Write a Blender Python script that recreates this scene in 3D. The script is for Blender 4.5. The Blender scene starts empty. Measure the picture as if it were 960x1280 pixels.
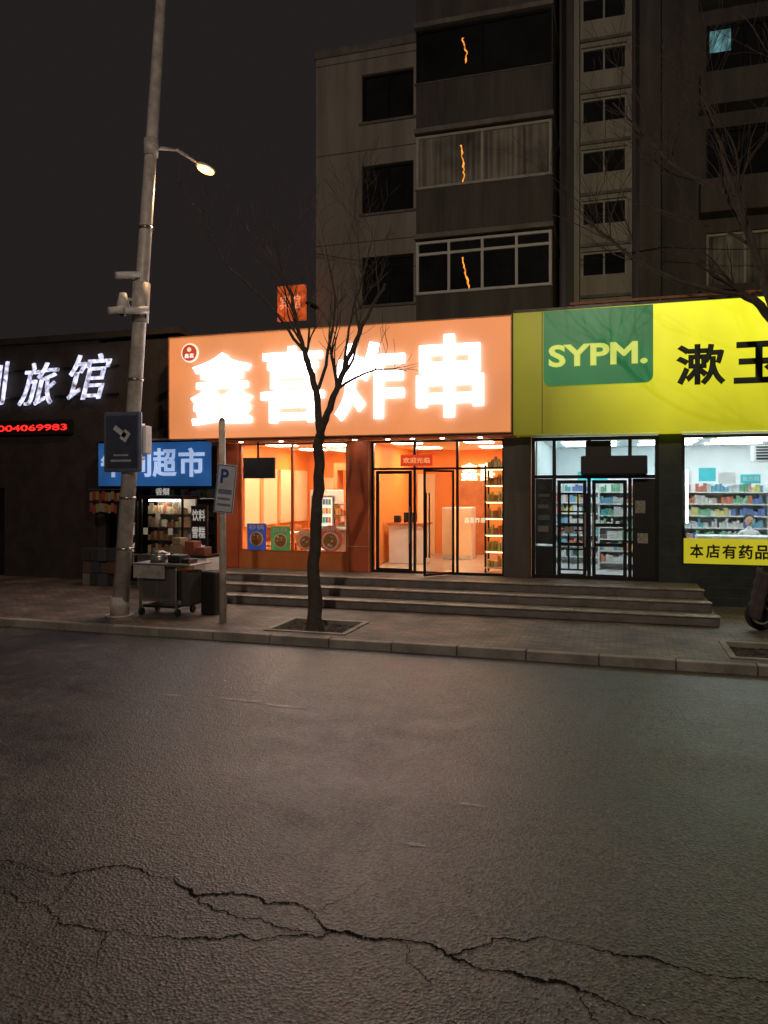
import bpy, bmesh, math, random
from mathutils import Vector, Matrix
random.seed(7)
scene = bpy.context.scene
scene.view_settings.view_transform = 'Standard'
scene.view_settings.look = 'None'
scene.view_settings.exposure = 0
COL = scene.collection

# ---------------------------------------------------------------- materials
def new_mat(name):
    m = bpy.data.materials.new(name); m.use_nodes = True
    nt = m.node_tree
    return m, nt, nt.nodes['Principled BSDF']

def mat(name, col, rough=0.6, metal=0.0, var=0.25, scale=3.0, bump=0.0, bscale=None, emit=None, estr=0.0, spec=0.5, streak=False):
    m, nt, b = new_mat(name)
    b.inputs['Roughness'].default_value = rough
    b.inputs['Metallic'].default_value = metal
    b.inputs['Specular IOR Level'].default_value = spec
    tc = nt.nodes.new('ShaderNodeTexCoord')
    n = nt.nodes.new('ShaderNodeTexNoise'); n.inputs['Scale'].default_value = scale
    n.inputs['Detail'].default_value = 8; n.inputs['Roughness'].default_value = 0.65
    if streak:
        mp = nt.nodes.new('ShaderNodeMapping'); mp.inputs['Scale'].default_value = (2.2, 2.2, .22)
        nt.links.new(tc.outputs['Object'], mp.inputs[0]); nt.links.new(mp.outputs[0], n.inputs['Vector'])
    else: nt.links.new(tc.outputs['Object'], n.inputs['Vector'])
    r = nt.nodes.new('ShaderNodeMapRange')
    r.inputs['From Min'].default_value = 0.3; r.inputs['From Max'].default_value = 0.7
    r.inputs['To Min'].default_value = 1 - var; r.inputs['To Max'].default_value = 1 + var
    nt.links.new(n.outputs['Fac'], r.inputs['Value'])
    mul = nt.nodes.new('ShaderNodeVectorMath'); mul.operation = 'SCALE'
    mul.inputs[0].default_value = col[:3]
    nt.links.new(r.outputs[0], mul.inputs['Scale'])
    nt.links.new(mul.outputs[0], b.inputs['Base Color'])
    if bump > 0:
        n2 = nt.nodes.new('ShaderNodeTexNoise'); n2.inputs['Scale'].default_value = bscale or scale * 8
        n2.inputs['Detail'].default_value = 6
        nt.links.new(tc.outputs['Object'], n2.inputs['Vector'])
        bp = nt.nodes.new('ShaderNodeBump'); bp.inputs['Strength'].default_value = bump
        bp.inputs['Distance'].default_value = 0.02
        nt.links.new(n2.outputs['Fac'], bp.inputs['Height'])
        nt.links.new(bp.outputs[0], b.inputs['Normal'])
    if emit:
        b.inputs['Emission Color'].default_value = (*emit, 1)
        b.inputs['Emission Strength'].default_value = estr
    return m

def emis(name, col, strength, var=0.1, scale=1.2, base=0.6, bcol=None):
    m, nt, b = new_mat(name)
    b.inputs['Base Color'].default_value = (*(bcol or [c * base for c in col]), 1)
    b.inputs['Roughness'].default_value = 0.35
    b.inputs['Emission Color'].default_value = (*col, 1)
    if var <= 0:
        b.inputs['Emission Strength'].default_value = strength
        return m
    tc = nt.nodes.new('ShaderNodeTexCoord')
    n = nt.nodes.new('ShaderNodeTexNoise'); n.inputs['Scale'].default_value = scale
    nt.links.new(tc.outputs['Object'], n.inputs['Vector'])
    r = nt.nodes.new('ShaderNodeMapRange')
    r.inputs['From Min'].default_value = 0.3; r.inputs['From Max'].default_value = 0.7
    r.inputs['To Min'].default_value = strength * (1 - var); r.inputs['To Max'].default_value = strength * (1 + var)
    nt.links.new(n.outputs['Fac'], r.inputs['Value'])
    nt.links.new(r.outputs[0], b.inputs['Emission Strength'])
    return m

def glass_mat(name, tint=(0.93, 0.95, 0.95)):
    m = bpy.data.materials.new(name); m.use_nodes = True
    nt = m.node_tree; nt.nodes.clear()
    o = nt.nodes.new('ShaderNodeOutputMaterial')
    t = nt.nodes.new('ShaderNodeBsdfTransparent'); t.inputs[0].default_value = (*tint, 1)
    g = nt.nodes.new('ShaderNodeBsdfGlossy'); g.inputs['Roughness'].default_value = 0.03
    f = nt.nodes.new('ShaderNodeFresnel'); f.inputs[0].default_value = 1.32
    mx = nt.nodes.new('ShaderNodeMixShader')
    nt.links.new(f.outputs[0], mx.inputs[0]); nt.links.new(t.outputs[0], mx.inputs[1]); nt.links.new(g.outputs[0], mx.inputs[2])
    nt.links.new(mx.outputs[0], o.inputs[0])
    return m

def attr_mat(name, rough=0.5):
    m, nt, b = new_mat(name)
    a = nt.nodes.new('ShaderNodeVertexColor'); a.layer_name = 'Col'
    tc = nt.nodes.new('ShaderNodeTexCoord')
    n = nt.nodes.new('ShaderNodeTexNoise'); n.inputs['Scale'].default_value = 18
    nt.links.new(tc.outputs['Object'], n.inputs['Vector'])
    mx = nt.nodes.new('ShaderNodeMix'); mx.data_type = 'RGBA'; mx.blend_type = 'MULTIPLY'; mx.inputs[0].default_value = 0.5
    nt.links.new(a.outputs[0], mx.inputs[6]); nt.links.new(n.outputs['Color'], mx.inputs[7])
    nt.links.new(mx.outputs[2], b.inputs['Base Color'])
    b.inputs['Roughness'].default_value = rough
    return m

def curtain_mat(name, c0, c1):
    m, nt, b = new_mat(name)
    tc = nt.nodes.new('ShaderNodeTexCoord')
    mp = nt.nodes.new('ShaderNodeMapping'); mp.inputs['Scale'].default_value = (5.5, 1, .12)
    n0 = nt.nodes.new('ShaderNodeTexNoise'); n0.inputs['Scale'].default_value = 1.6; n0.inputs['Detail'].default_value = 4
    n = nt.nodes.new('ShaderNodeTexNoise'); n.inputs['Scale'].default_value = .9
    nt.links.new(tc.outputs['Object'], mp.inputs[0]); nt.links.new(mp.outputs[0], n0.inputs['Vector']); nt.links.new(tc.outputs['Object'], n.inputs['Vector'])
    ml = nt.nodes.new('ShaderNodeMath'); ml.operation = 'MULTIPLY'
    nt.links.new(n0.outputs['Fac'], ml.inputs[0]); nt.links.new(n.outputs['Fac'], ml.inputs[1])
    r = nt.nodes.new('ShaderNodeMapRange'); r.inputs['From Min'].default_value = .14; r.inputs['From Max'].default_value = .36
    nt.links.new(ml.outputs[0], r.inputs['Value'])
    cr = nt.nodes.new('ShaderNodeMix'); cr.data_type = 'RGBA'
    nt.links.new(r.outputs[0], cr.inputs[0]); cr.inputs[6].default_value = (*c0, 1); cr.inputs[7].default_value = (*c1, 1)
    nt.links.new(cr.outputs[2], b.inputs['Base Color'])
    b.inputs['Roughness'].default_value = 0.7; b.inputs['Coat Weight'].default_value = 1; b.inputs['Coat Roughness'].default_value = .04
    return m

# ---------------------------------------------------------------- geometry helpers
def root(name, loc=(0, 0, 0)):
    e = bpy.data.objects.new(name, None); e.location = loc; e.empty_display_size = 0.3
    COL.objects.link(e); return e

def add(name, me, m, parent):
    o = bpy.data.objects.new(name, me); COL.objects.link(o)
    if m: me.materials.append(m)
    if parent: o.parent = parent
    return o

def boxes(name, bl, m, parent=None, bevel=0.0, cols=None):
    vs, fs, fc = [], [], []
    for i, b in enumerate(bl):
        x0, x1, y0, y1, z0, z1 = b
        k = len(vs)
        vs += [(x0, y0, z0), (x1, y0, z0), (x1, y1, z0), (x0, y1, z0), (x0, y0, z1), (x1, y0, z1), (x1, y1, z1), (x0, y1, z1)]
        for f in ((0, 3, 2, 1), (4, 5, 6, 7), (0, 1, 5, 4), (1, 2, 6, 5), (2, 3, 7, 6), (3, 0, 4, 7)):
            fs.append(tuple(k + j for j in f))
            if cols: fc.append(cols[i])
    me = bpy.data.meshes.new(name); me.from_pydata(vs, [], fs); me.update()
    if cols:
        ca = me.color_attributes.new('Col', 'FLOAT_COLOR', 'CORNER')
        for p, c in zip(me.polygons, fc):
            for li in p.loop_indices: ca.data[li].color = (*c, 1)
    o = add(name, me, m, parent)
    if bevel:
        md = o.modifiers.new('b', 'BEVEL'); md.width = bevel; md.segments = 2; md.limit_method = 'ANGLE'
    return o

def box(name, x0, x1, y0, y1, z0, z1, m, parent=None, bevel=0.0):
    return boxes(name, [(x0, x1, y0, y1, z0, z1)], m, parent, bevel)

def cyl(name, p0, p1, r0, r1, m, parent=None, seg=20, smooth=True):
    p0, p1 = Vector(p0), Vector(p1)
    d = p1 - p0; L = d.length
    bm = bmesh.new()
    bmesh.ops.create_cone(bm, cap_ends=True, segments=seg, radius1=r0, radius2=r1, depth=L)
    q = d.to_track_quat('Z', 'Y').to_matrix().to_4x4()
    bmesh.ops.transform(bm, matrix=Matrix.Translation((p0 + p1) / 2) @ q, verts=bm.verts)
    me = bpy.data.meshes.new(name); bm.to_mesh(me); bm.free()
    if smooth:
        for p in me.polygons:
            if len(p.vertices) == 4: p.use_smooth = True
    return add(name, me, m, parent)

def disc(name, c, r, m, parent=None, axis='Y', th=0.01, seg=32):
    c = Vector(c)
    d = {'Y': Vector((0, th / 2, 0)), 'Z': Vector((0, 0, th / 2)), 'X': Vector((th / 2, 0, 0))}[axis]
    return cyl(name, c - d, c + d, r, r, m, parent, seg, False)

def sphere(name, c, r, m, parent=None, sc=(1, 1, 1)):
    bm = bmesh.new(); bmesh.ops.create_uvsphere(bm, u_segments=20, v_segments=12, radius=r)
    bmesh.ops.transform(bm, matrix=Matrix.Translation(c) @ Matrix.Diagonal((*sc, 1)), verts=bm.verts)
    me = bpy.data.meshes.new(name); bm.to_mesh(me); bm.free()
    for p in me.polygons: p.use_smooth = True
    return add(name, me, m, parent)

def torus(name, c, R, r, m, parent, axis='Y', seg=32):
    vs, fs = [], []; k = 8
    for i in range(seg):
        a = 2 * math.pi * i / seg
        for j in range(k):
            b = 2 * math.pi * j / k
            rr = R + r * math.cos(b); u, v, w = rr * math.cos(a), rr * math.sin(a), r * math.sin(b)
            vs.append((c[0] + u, c[1] + w, c[2] + v) if axis == 'Y' else (c[0] + w, c[1] + u, c[2] + v))
    for i in range(seg):
        for j in range(k):
            fs.append((i * k + j, ((i + 1) % seg) * k + j, ((i + 1) % seg) * k + (j + 1) % k, i * k + (j + 1) % k))
    me = bpy.data.meshes.new(name); me.from_pydata(vs, [], fs)
    for p in me.polygons: p.use_smooth = True
    return add(name, me, m, parent)

def glyphs(name, s, x0, x1, z0, z1, y, m, parent, ext=0.01, bold=0.0, shear=0.0):
    cu = bpy.data.curves.new(name, 'FONT'); cu.body = s; cu.size = 1
    cu.shear = shear; cu.extrude = ext; cu.resolution_u = 4
    if bold: cu.bevel_depth = bold; cu.bevel_resolution = 1
    o = bpy.data.objects.new(name, cu); COL.objects.link(o)
    bpy.context.view_layer.update()
    me = bpy.data.meshes.new_from_object(o.evaluated_get(bpy.context.evaluated_depsgraph_get()))
    bpy.data.objects.remove(o)
    if len(me.vertices) == 0: return None
    xs = [v.co.x for v in me.vertices]; ys = [v.co.y for v in me.vertices]
    a0, a1, b0, b1 = min(xs), max(xs), min(ys), max(ys)
    zs = max(abs(v.co.z) for v in me.vertices)
    for v in me.vertices:
        X = x0 + (v.co.x - a0) / max(a1 - a0, 1e-6) * (x1 - x0)
        Z = z0 + (v.co.y - b0) / max(b1 - b0, 1e-6) * (z1 - z0)
        v.co = Vector((X, y - v.co.z * ext / max(zs, 1e-6), Z))
    me.materials.clear(); me.update()
    return add(name, me, m, parent)

def frame(name, x0, x1, z0, z1, y, w, d, m, parent, mull=(), trans=()):
    bl = [(x0, x0 + w, y, y + d, z0, z1), (x1 - w, x1, y, y + d, z0, z1),
          (x0 + w, x1 - w, y, y + d, z0, z0 + w), (x0 + w, x1 - w, y, y + d, z1 - w, z1)]
    for mx in mull: bl.append((mx - w / 2, mx + w / 2, y + .003, y + d - .003, z0 + w, z1 - w))
    for tz in trans: bl.append((x0 + w, x1 - w, y + .005, y + d - .005, tz - w / 2, tz + w / 2))
    return boxes(name, bl, m, parent)

def wall(name, x0, x1, z0, z1, y, th, ops, m, parent):
    xs = sorted({x0, x1, *[o[0] for o in ops], *[o[1] for o in ops]})
    zs = sorted({z0, z1, *[o[2] for o in ops], *[o[3] for o in ops]})
    bl = []
    for i in range(len(xs) - 1):
        run = None
        for j in range(len(zs) - 1):
            cx, cz = (xs[i] + xs[i + 1]) / 2, (zs[j] + zs[j + 1]) / 2
            hole = any(o[0] < cx < o[1] and o[2] < cz < o[3] for o in ops)
            if hole:
                if run is not None: bl.append((xs[i], xs[i + 1], y, y + th, run, zs[j])); run = None
            elif run is None: run = zs[j]
        if run is not None: bl.append((xs[i], xs[i + 1], y, y + th, run, zs[-1]))
    return boxes(name, bl, m, parent)

# ---------------------------------------------------------------- world
w = bpy.data.worlds.new('World'); scene.world = w; w.use_nodes = True
nt = w.node_tree; bg = nt.nodes['Background']
sky = nt.nodes.new('ShaderNodeTexSky'); sky.sky_type = 'NISHITA'; sky.sun_disc = False
sky.sun_elevation = math.radians(-4); sky.sun_rotation = math.radians(200)
nt.links.new(sky.outputs[0], bg.inputs[0]); bg.inputs[1].default_value = 0.01
bg2 = nt.nodes.new('ShaderNodeBackground'); bg2.inputs[0].default_value = (1.0, 0.80, 0.80, 1); bg2.inputs[1].default_value = 0.0165
ad = nt.nodes.new('ShaderNodeAddShader'); out = nt.nodes['World Output']
nt.links.new(bg.outputs[0], ad.inputs[0]); nt.links.new(bg2.outputs[0], ad.inputs[1]); nt.links.new(ad.outputs[0], out.inputs[0])

# ---------------------------------------------------------------- shared materials
M = {}
M['alu'] = mat('dark_aluminium', (0.03, 0.03, 0.032), 0.35, 0.6, 0.2)
M['steel'] = mat('stainless', (0.45, 0.44, 0.42), 0.32, 0.9, 0.2, 6, 0.05)
M['galv'] = mat('painted_pole', (0.55, 0.51, 0.47), 0.5, 0.1, 0.35, 5, 0.1)
M['black'] = mat('black_plastic', (0.015, 0.015, 0.016), 0.45)
M['white'] = mat('white_paint', (0.75, 0.74, 0.72), 0.5, 0, 0.08)
M['glass'] = glass_mat('shop_glass')
M['dglass'] = mat('dark_window_glass', (0.02, 0.021, 0.023), 0.06, 0, 0.5, 1.0)
M['plaster'] = mat('weathered_plaster', (0.40, 0.365, 0.32), 0.9, 0, 0.25, 0.9, 0.3, 14, streak=True)
M['plaster2'] = mat('dark_render', (0.12, 0.11, 0.10), 0.9, 0, 0.35, 1.2, 0.3, 14, streak=True)
M['concrete'] = mat('concrete', (0.24, 0.22, 0.20), 0.85, 0, 0.35, 2.5, 0.4, 30)
M['granite'] = mat('step_granite', (0.20, 0.18, 0.165), 0.6, 0, 0.4, 4, 0.3, 60)
M['orangep'] = mat('orange_paint', (0.62, 0.20, 0.06), 0.5, 0, 0.12)
M['redp'] = mat('red_orange_cladding', (0.58, 0.13, 0.05), 0.45, 0, 0.12)
M['rubber'] = mat('rubber', (0.02, 0.02, 0.02), 0.8)
M['white2'] = mat('aged_window_frame', (.5, .48, .44), .6, 0, .2)
M['curtain'] = curtain_mat('curtained_glass', (.06, .056, .05), (.42, .38, .32))

# ---------------------------------------------------------------- ground, road, pavement
def sheet(name, x0, x1, y0, y1, z, m):
    me = bpy.data.meshes.new(name); me.from_pydata([(x0, y0, z), (x1, y0, z), (x1, y1, z), (x0, y1, z)], [], [(0, 1, 2, 3)])
    return add(name, me, m, None)

sheet('ground', -400, 400, -400, 400, -0.03, mat('ground_earth', (0.07, 0.06, 0.05), 0.95, 0, 0.3, 0.5))

def asphalt():
    m, nt, b = new_mat('asphalt')
    L = nt.links.new
    tc = nt.nodes.new('ShaderNodeTexCoord')
    def noise(s, d=6, mp=None, ro=0.6):
        n = nt.nodes.new('ShaderNodeTexNoise'); n.inputs['Scale'].default_value = s; n.inputs['Detail'].default_value = d
        n.inputs['Roughness'].default_value = ro
        if mp:
            mm = nt.nodes.new('ShaderNodeMapping'); mm.inputs['Scale'].default_value = mp
            L(tc.outputs['Object'], mm.inputs[0]); L(mm.outputs[0], n.inputs['Vector'])
        else: L(tc.outputs['Object'], n.inputs['Vector'])
        return n
    big = noise(0.5, 5, (0.35, 1.5, 1)); med = noise(3, 9, None, .7)
    vor = nt.nodes.new('ShaderNodeTexVoronoi'); vor.inputs['Scale'].default_value = 60
    L(tc.outputs['Object'], vor.inputs['Vector'])
    def mr(src, a, b_, c, d):
        r = nt.nodes.new('ShaderNodeMapRange')
        for k, v in zip(('From Min', 'From Max', 'To Min', 'To Max'), (a, b_, c, d)): r.inputs[k].default_value = v
        L(src, r.inputs['Value']); return r.outputs[0]
    def mul(a, b_):
        x = nt.nodes.new('ShaderNodeMath'); x.operation = 'MULTIPLY'; L(a, x.inputs[0]); L(b_, x.inputs[1]); return x.outputs[0]
    f = mul(mul(mr(big.outputs['Fac'], .3, .7, .65, 1.35), mr(med.outputs['Fac'], .3, .7, .6, 1.4)), mr(vor.outputs['Color'], 0, 1, .1, 2.3))
    sc = nt.nodes.new('ShaderNodeVectorMath'); sc.operation = 'SCALE'; sc.inputs[0].default_value = (0.055, 0.053, 0.052)
    L(f, sc.inputs['Scale']); L(sc.outputs[0], b.inputs['Base Color'])
    L(mul(mr(med.outputs['Fac'], .3, .7, .34, .54), mr(big.outputs['Fac'], .3, .7, .85, 1.15)), b.inputs['Roughness'])
    b.inputs['Specular IOR Level'].default_value = .6
    bp = nt.nodes.new('ShaderNodeBump'); bp.inputs['Strength'].default_value = 0.75; bp.inputs['Distance'].default_value = 0.005
    L(vor.outputs['Distance'], bp.inputs['Height'])
    n3 = noise(9, 9)
    bp2 = nt.nodes.new('ShaderNodeBump'); bp2.inputs['Strength'].default_value = 0.35; bp2.inputs['Distance'].default_value = 0.015
    L(n3.outputs['Fac'], bp2.inputs['Height']); L(bp.outputs[0], bp2.inputs['Normal']); L(bp2.outputs[0], b.inputs['Normal'])
    return m
sheet('road', -70, 70, -20, -5.3, 0.0, asphalt())

def paving():
    m, nt, b = new_mat('paving_bricks')
    L = nt.links.new
    tc = nt.nodes.new('ShaderNodeTexCoord')
    br = nt.nodes.new('ShaderNodeTexBrick'); br.inputs['Scale'].default_value = 1
    br.inputs['Brick Width'].default_value = 0.2; br.inputs['Row Height'].default_value = 0.1
    br.inputs['Mortar Size'].default_value = 0.006; br.inputs['Color1'].default_value = (0.21, 0.165, 0.14, 1)
    br.inputs['Color2'].default_value = (0.11, 0.095, 0.085, 1); br.inputs['Mortar'].default_value = (0.03, 0.027, 0.024, 1)
    L(tc.outputs['Object'], br.inputs['Vector'])
    n = nt.nodes.new('ShaderNodeTexNoise'); n.inputs['Scale'].default_value = 1.5; n.inputs['Detail'].default_value = 8
    L(tc.outputs['Object'], n.inputs['Vector'])
    r = nt.nodes.new('ShaderNodeMapRange')
    for k, v in zip(('From Min', 'From Max', 'To Min', 'To Max'), (.3, .7, .45, 1.4)): r.inputs[k].default_value = v
    L(n.outputs['Fac'], r.inputs['Value'])
    sc = nt.nodes.new('ShaderNodeVectorMath'); sc.operation = 'SCALE'
    L(br.outputs['Color'], sc.inputs[0]); L(r.outputs[0], sc.inputs['Scale']); L(sc.outputs[0], b.inputs['Base Color'])
    b.inputs['Roughness'].default_value = 0.65
    bp = nt.nodes.new('ShaderNodeBump'); bp.inputs['Strength'].default_value = 0.5; bp.inputs['Distance'].default_value = 0.01; bp.invert = True
    L(br.outputs['Fac'], bp.inputs['Height']); L(bp.outputs[0], b.inputs['Normal'])
    return m
pav = paving()
pits = [(-5.4, -4.0, -4.95, -3.75), (1.45, 3.05, -4.95, -3.75)]
pvb = []
xs = [-70, -5.4, -4.0, 1.45, 3.05, 70]
for i in range(5):
    if i in (1, 3):
        pvb.append((xs[i], xs[i + 1], -5.15, -4.95, -0.02, 0.12)); pvb.append((xs[i], xs[i + 1], -3.75, 8, -0.02, 0.12))
    else: pvb.append((xs[i], xs[i + 1], -5.15, 8, -0.02, 0.12))
boxes('pavement', pvb, pav)
boxes('pavement', [(-70, 70, -28, -20.15, -0.02, 0.12)], pav)
kb = []
x = -60
while x < 60:
    L = 0.98; kb.append((x, x + L - 0.012, -5.3 + random.uniform(-.008, .008), -5.152, -0.02, 0.13 + random.uniform(-.008, .005))); x += L
kerbm = mat('kerb_stone', (0.26, 0.24, 0.215), 0.75, 0, 0.5, 1.7, 0.3, 40)
boxes('kerb', kb, kerbm, None, 0.014)
kb2 = [(a, b, -20.148, -20.0, e, f) for a, b, c, d, e, f in kb]
boxes('kerb', kb2, kerbm, None, 0.012)
soilm = mat('soil', (0.04, 0.032, 0.025), 0.95, 0, .4, 8)
for p in pits:
    r = root('tree_pit')
    a, b, c, d = p
    boxes('pit_edging', [(a, b, c, c + .09, 0, .142), (a, b, d - .09, d, 0, .142), (a, a + .09, c + .09, d - .09, 0, .142), (b - .09, b, c + .09, d - .09, 0, .142)], kerbm, r, .008)
    bm = bmesh.new(); bmesh.ops.create_grid(bm, x_segments=24, y_segments=24, size=0.5)
    for v in bm.verts:
        v.co = Vector(((a + b) / 2 + v.co.x * (b - a - .18), (c + d) / 2 + v.co.y * (d - c - .18), 0.06 + random.uniform(-.015, .02)))
    me = bpy.data.meshes.new('soil'); bm.to_mesh(me); bm.free(); add('soil', me, soilm, r)

lv, lf = [], []
for i in range(260):
    if i < 130: cx, cy, cz = random.uniform(-12, 5), -5.3 - abs(random.gauss(0, .12)) - .02, .006
    elif i < 180: cx, cy, cz = random.uniform(-5.2, -4.2), random.uniform(-4.8, -3.9), .09
    else: cx, cy, cz = random.uniform(-11, 4), random.uniform(-5.0, -2.7), .126
    a = random.uniform(0, 6.3); s = random.uniform(.012, .035); k = len(lv)
    for j in range(4):
        aa = a + j * 1.57; q = s * (1 if j % 2 else .5)
        lv.append((cx + math.cos(aa) * q, cy + math.sin(aa) * q, cz + random.uniform(0, .012)))
    lf.append((k, k + 1, k + 2, k + 3))
me = bpy.data.meshes.new('fallen_leaves'); me.from_pydata(lv, [], lf)
add('fallen_leaves', me, mat('dry_leaf', (.16, .11, .06), .8, 0, .5, 9), None)

# cracks in the asphalt
cr = [[(-4.6, -12.2), (-3.8, -12.04), (-2.96, -11.87), (-2.61, -11.91), (-2.40, -12.04), (-1.94, -12.01), (-1.65, -12.0), (-1.45, -12.15), (-1.10, -12.12), (-.826, -12.18), (-.495, -12.21), (-.186, -12.24), (.25, -12.4)],
      [(-4.3, -12.15), (-3.54, -12.31), (-3.11, -12.41), (-2.65, -12.51), (-2.33, -12.47), (-1.935, -12.32), (-1.45, -12.15)],
      [(-2.40, -12.04), (-2.06, -12.17), (-1.75, -12.2), (-1.45, -12.15)],
      [(-.826, -12.18), (-.614, -11.95), (-.37, -11.87), (-.04, -11.90), (.34, -11.92), (.70, -11.93), (1.6, -11.8)],
      [(-.186, -12.24), (-.05, -12.5), (.0, -12.7)], [(-2.65, -12.51), (-2.5, -12.8)], [(-1.65, -12.0), (-1.5, -11.8), (-1.45, -11.6)],
      [(-1.10, -12.12), (-1.0, -12.3), (-.85, -12.42)], [(-3.3, -11.95), (-3.2, -12.1), (-3.11, -12.41)]]
wid = [.012, .008, .006, .008, .003, .003, .002, .003, .003]
vs, fs = [], []
for pts, wd in zip(cr, wid):
    P = [Vector((*p, 0)) for p in pts]
    for lev in range(6):
        Q = [P[0]]
        am = .17 if lev < 3 else .28
        for a, b in zip(P, P[1:]):
            d = (b - a); n = Vector((-d.y, d.x, 0))
            Q += [(a + b) / 2 + n * random.uniform(-am, am), b]
        P = Q
    k0 = len(vs); ph_ = random.uniform(0, 9)
    for i, p in enumerate(P):
        d = (P[min(i + 1, len(P) - 1)] - P[max(i - 1, 0)]); n = Vector((-d.y, d.x, 0)).normalized()
        slow = .7 + .5 * math.sin(i * .045 + ph_) * math.sin(i * .013 + ph_ * 2)
        fade = min(1, .3 + max(0, (p.x + 3.9)) * .5)
        ww = max(.0015, wd * random.uniform(.3, 1.35) * slow * fade)
        vs += [tuple(p + n * ww + Vector((0, 0, .004))), tuple(p - n * ww + Vector((0, 0, .004)))]
        if i: k = k0 + 2 * i; fs.append((k - 2, k - 1, k + 1, k))
me = bpy.data.meshes.new('road_cracks'); me.from_pydata(vs, [], fs)
add('road_cracks', me, mat('crack_tar', (0.008, 0.007, 0.007), 0.95, spec=.1), None)

def worn(name, cx, cy, lx, ly):
    vs = []; n = 30
    for i in range(n):
        a = 2 * math.pi * i / n; k = random.uniform(.35, 1)
        vs.append((cx + math.cos(a) * lx * k, cy + math.sin(a) * ly * k, .004))
    me = bpy.data.meshes.new(name); me.from_pydata(vs, [], [tuple(range(n))])
    return me
wm = mat('worn_paint', (0.24, 0.23, 0.21), 0.5, 0, .6, 12)
rr = root('worn_road_marking')
for c in ((-4.05, -8.25, .5, .07), (-3.55, -8.32, .35, .06), (-1.3, -11.05, .12, .03), (-4.9, -8.3, .25, .05), (-1.05, -10.3, .16, .03)):
    add('patch', worn('patch', *c), wm, rr)

# ---------------------------------------------------------------- restaurant
FL = 0.55
rnd = random.Random(3)
shop = root('restaurant_building')
box('floor', -8.77, -1.95, 0.0, 6.0, .13, FL, mat('floor_tiles', (0.5, 0.40, 0.30), 0.25, 0, .1, 2), shop)
wallin = mat('interior_orange_wall', (0.88, 0.30, 0.06), 0.6, 0, 0.06)
cream = mat('interior_cream_wall', (0.88, 0.64, 0.38), 0.6, 0, 0.05)
box('ceiling', -8.77, -1.95, 0.0, 6.0, 3.46, 3.56, cream, shop)
box('back_wall', -8.77, -1.95, 5.0, 5.12, FL, 3.46, wallin, shop)
box('left_wall', -8.95, -8.772, 0.0, 6.0, .12, 3.9, wallin, shop)
box('right_wall', -1.94, -1.70, 0.05, 6.0, .12, 3.9, wallin, shop)
box('roof_slab', -8.95, 8, 0.0, 8.0, 3.9, 5.3, M['concrete'], shop)
boxes('left_pillar', [(-8.95, -8.41, -.12, .0, FL, 3.44)], M['redp'], shop, .01)
boxes('mid_pillar', [(-5.72, -5.17, -.12, .12, FL, 3.44)], M['redp'], shop, .01)
boxes('pillar_trim', [(-5.70, -5.68, -.128, -.12, FL, 3.4), (-5.21, -5.19, -.128, -.12, FL, 3.4), (-5.68, -5.21, -.128, -.12, 1.1, 1.12)], mat('pillar_trim', (.7, .4, .2), .4), shop)
box('right_pillar', -2.24, -1.70, -.14, .04, FL, 3.44, M['plaster2'], shop, .01)
box('lintel', -8.95, -1.70, -.55, 0.0, 3.49, 3.9, M['concrete'], shop)
box('soffit', -8.95, -1.98, -.6, -.01, 3.45, 3.485, M['redp'], shop)
boxes('stall_riser', [(-8.41, -5.72, -.04, .06, FL, .93)], M['orangep'], shop)
frame('window_frame', -8.41, -5.72, .93, 3.44, -.03, .05, .08, M['redp'], shop, mull=(-7.08,))
box('window_glass', -8.36, -5.77, .0, .012, .98, 3.4, M['glass'], shop)
frame('entrance_frame', -5.17, -2.24, FL, 3.44, -.03, .05, .09, M['alu'], shop, mull=(-4.19, -3.25), trans=(2.82,))
boxes('transom_glass', [(-5.1, -4.22, .0, .01, 2.86, 3.38), (-4.16, -3.28, .0, .01, 2.86, 3.38), (-3.2, -2.3, .0, .01, .62, 2.78)], M['glass'], shop)
frame('door_closed_leaf', -5.08, -4.26, FL + .02, 2.78, .0, .07, .05, M['alu'], shop)
box('door_closed_glass', -5.0, -4.33, .02, .03, .65, 2.7, M['glass'], shop)
boxes('door_handle', [(-4.32, -4.285, -.06, -.03, 1.2, 2.0)], M['steel'], shop)
dl = frame('door_open_leaf', 0, .84, FL + .02, 2.78, -.015, .045, .03, M['alu'], shop)
dg = box('door_open_glass', .05, .79, -.005, .005, .65, 2.73, glass_mat('door_clear_glass', (.8, .8, .8)), shop)
dh = boxes('door_open_handle', [(.72, .74, -.06, -.04, .95, 2.3), (.72, .74, .04, .06, .95, 2.3)], M['black'], shop)
for o in (dl, dg, dh):
    o.location = (-3.32, -.03, 0); o.rotation_euler = (0, 0, math.radians(180 + 54))
lampw = emis('ceiling_panel_light', (1, .82, .58), 32, 0)
cl = []
for x in (-7.9, -6.6, -4.7, -3.0):
    for y in (1.2, 3.3): cl.append((x - .3, x + .3, y - .3, y + .3, 3.44, 3.455))
boxes('ceiling_lights', cl, lampw, shop)
spot_m = emis('downlight', (1, .9, .75), 30, 0)
for i, x in enumerate((-8.2, -7.2, -6.3, -5.45, -4.7, -4.15, -3.5, -2.7)):
    disc('soffit_downlight', (x, -.35, 3.446), .045, spot_m, shop, 'Z', .01, 10)
gl = []
for i in range(9): gl.append((-7.0 + i * .17, -6.98 + i * .17, 1.8, 3.0, 3.36, 3.43))
for i in range(7): gl.append((-7.0, -5.62, 1.8 + i * .2, 1.82 + i * .2, 3.355, 3.432))
boxes('ceiling_grid', gl, M['white'], shop)
box('grid_light', -7.0, -5.62, 1.9, 2.95, 3.435, 3.45, emis('grid_light', (1, .93, .8), 8, 0), shop)
box('partition', -5.6, -5.5, 1.2, 5.0, FL, 3.46, wallin, shop)
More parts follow.
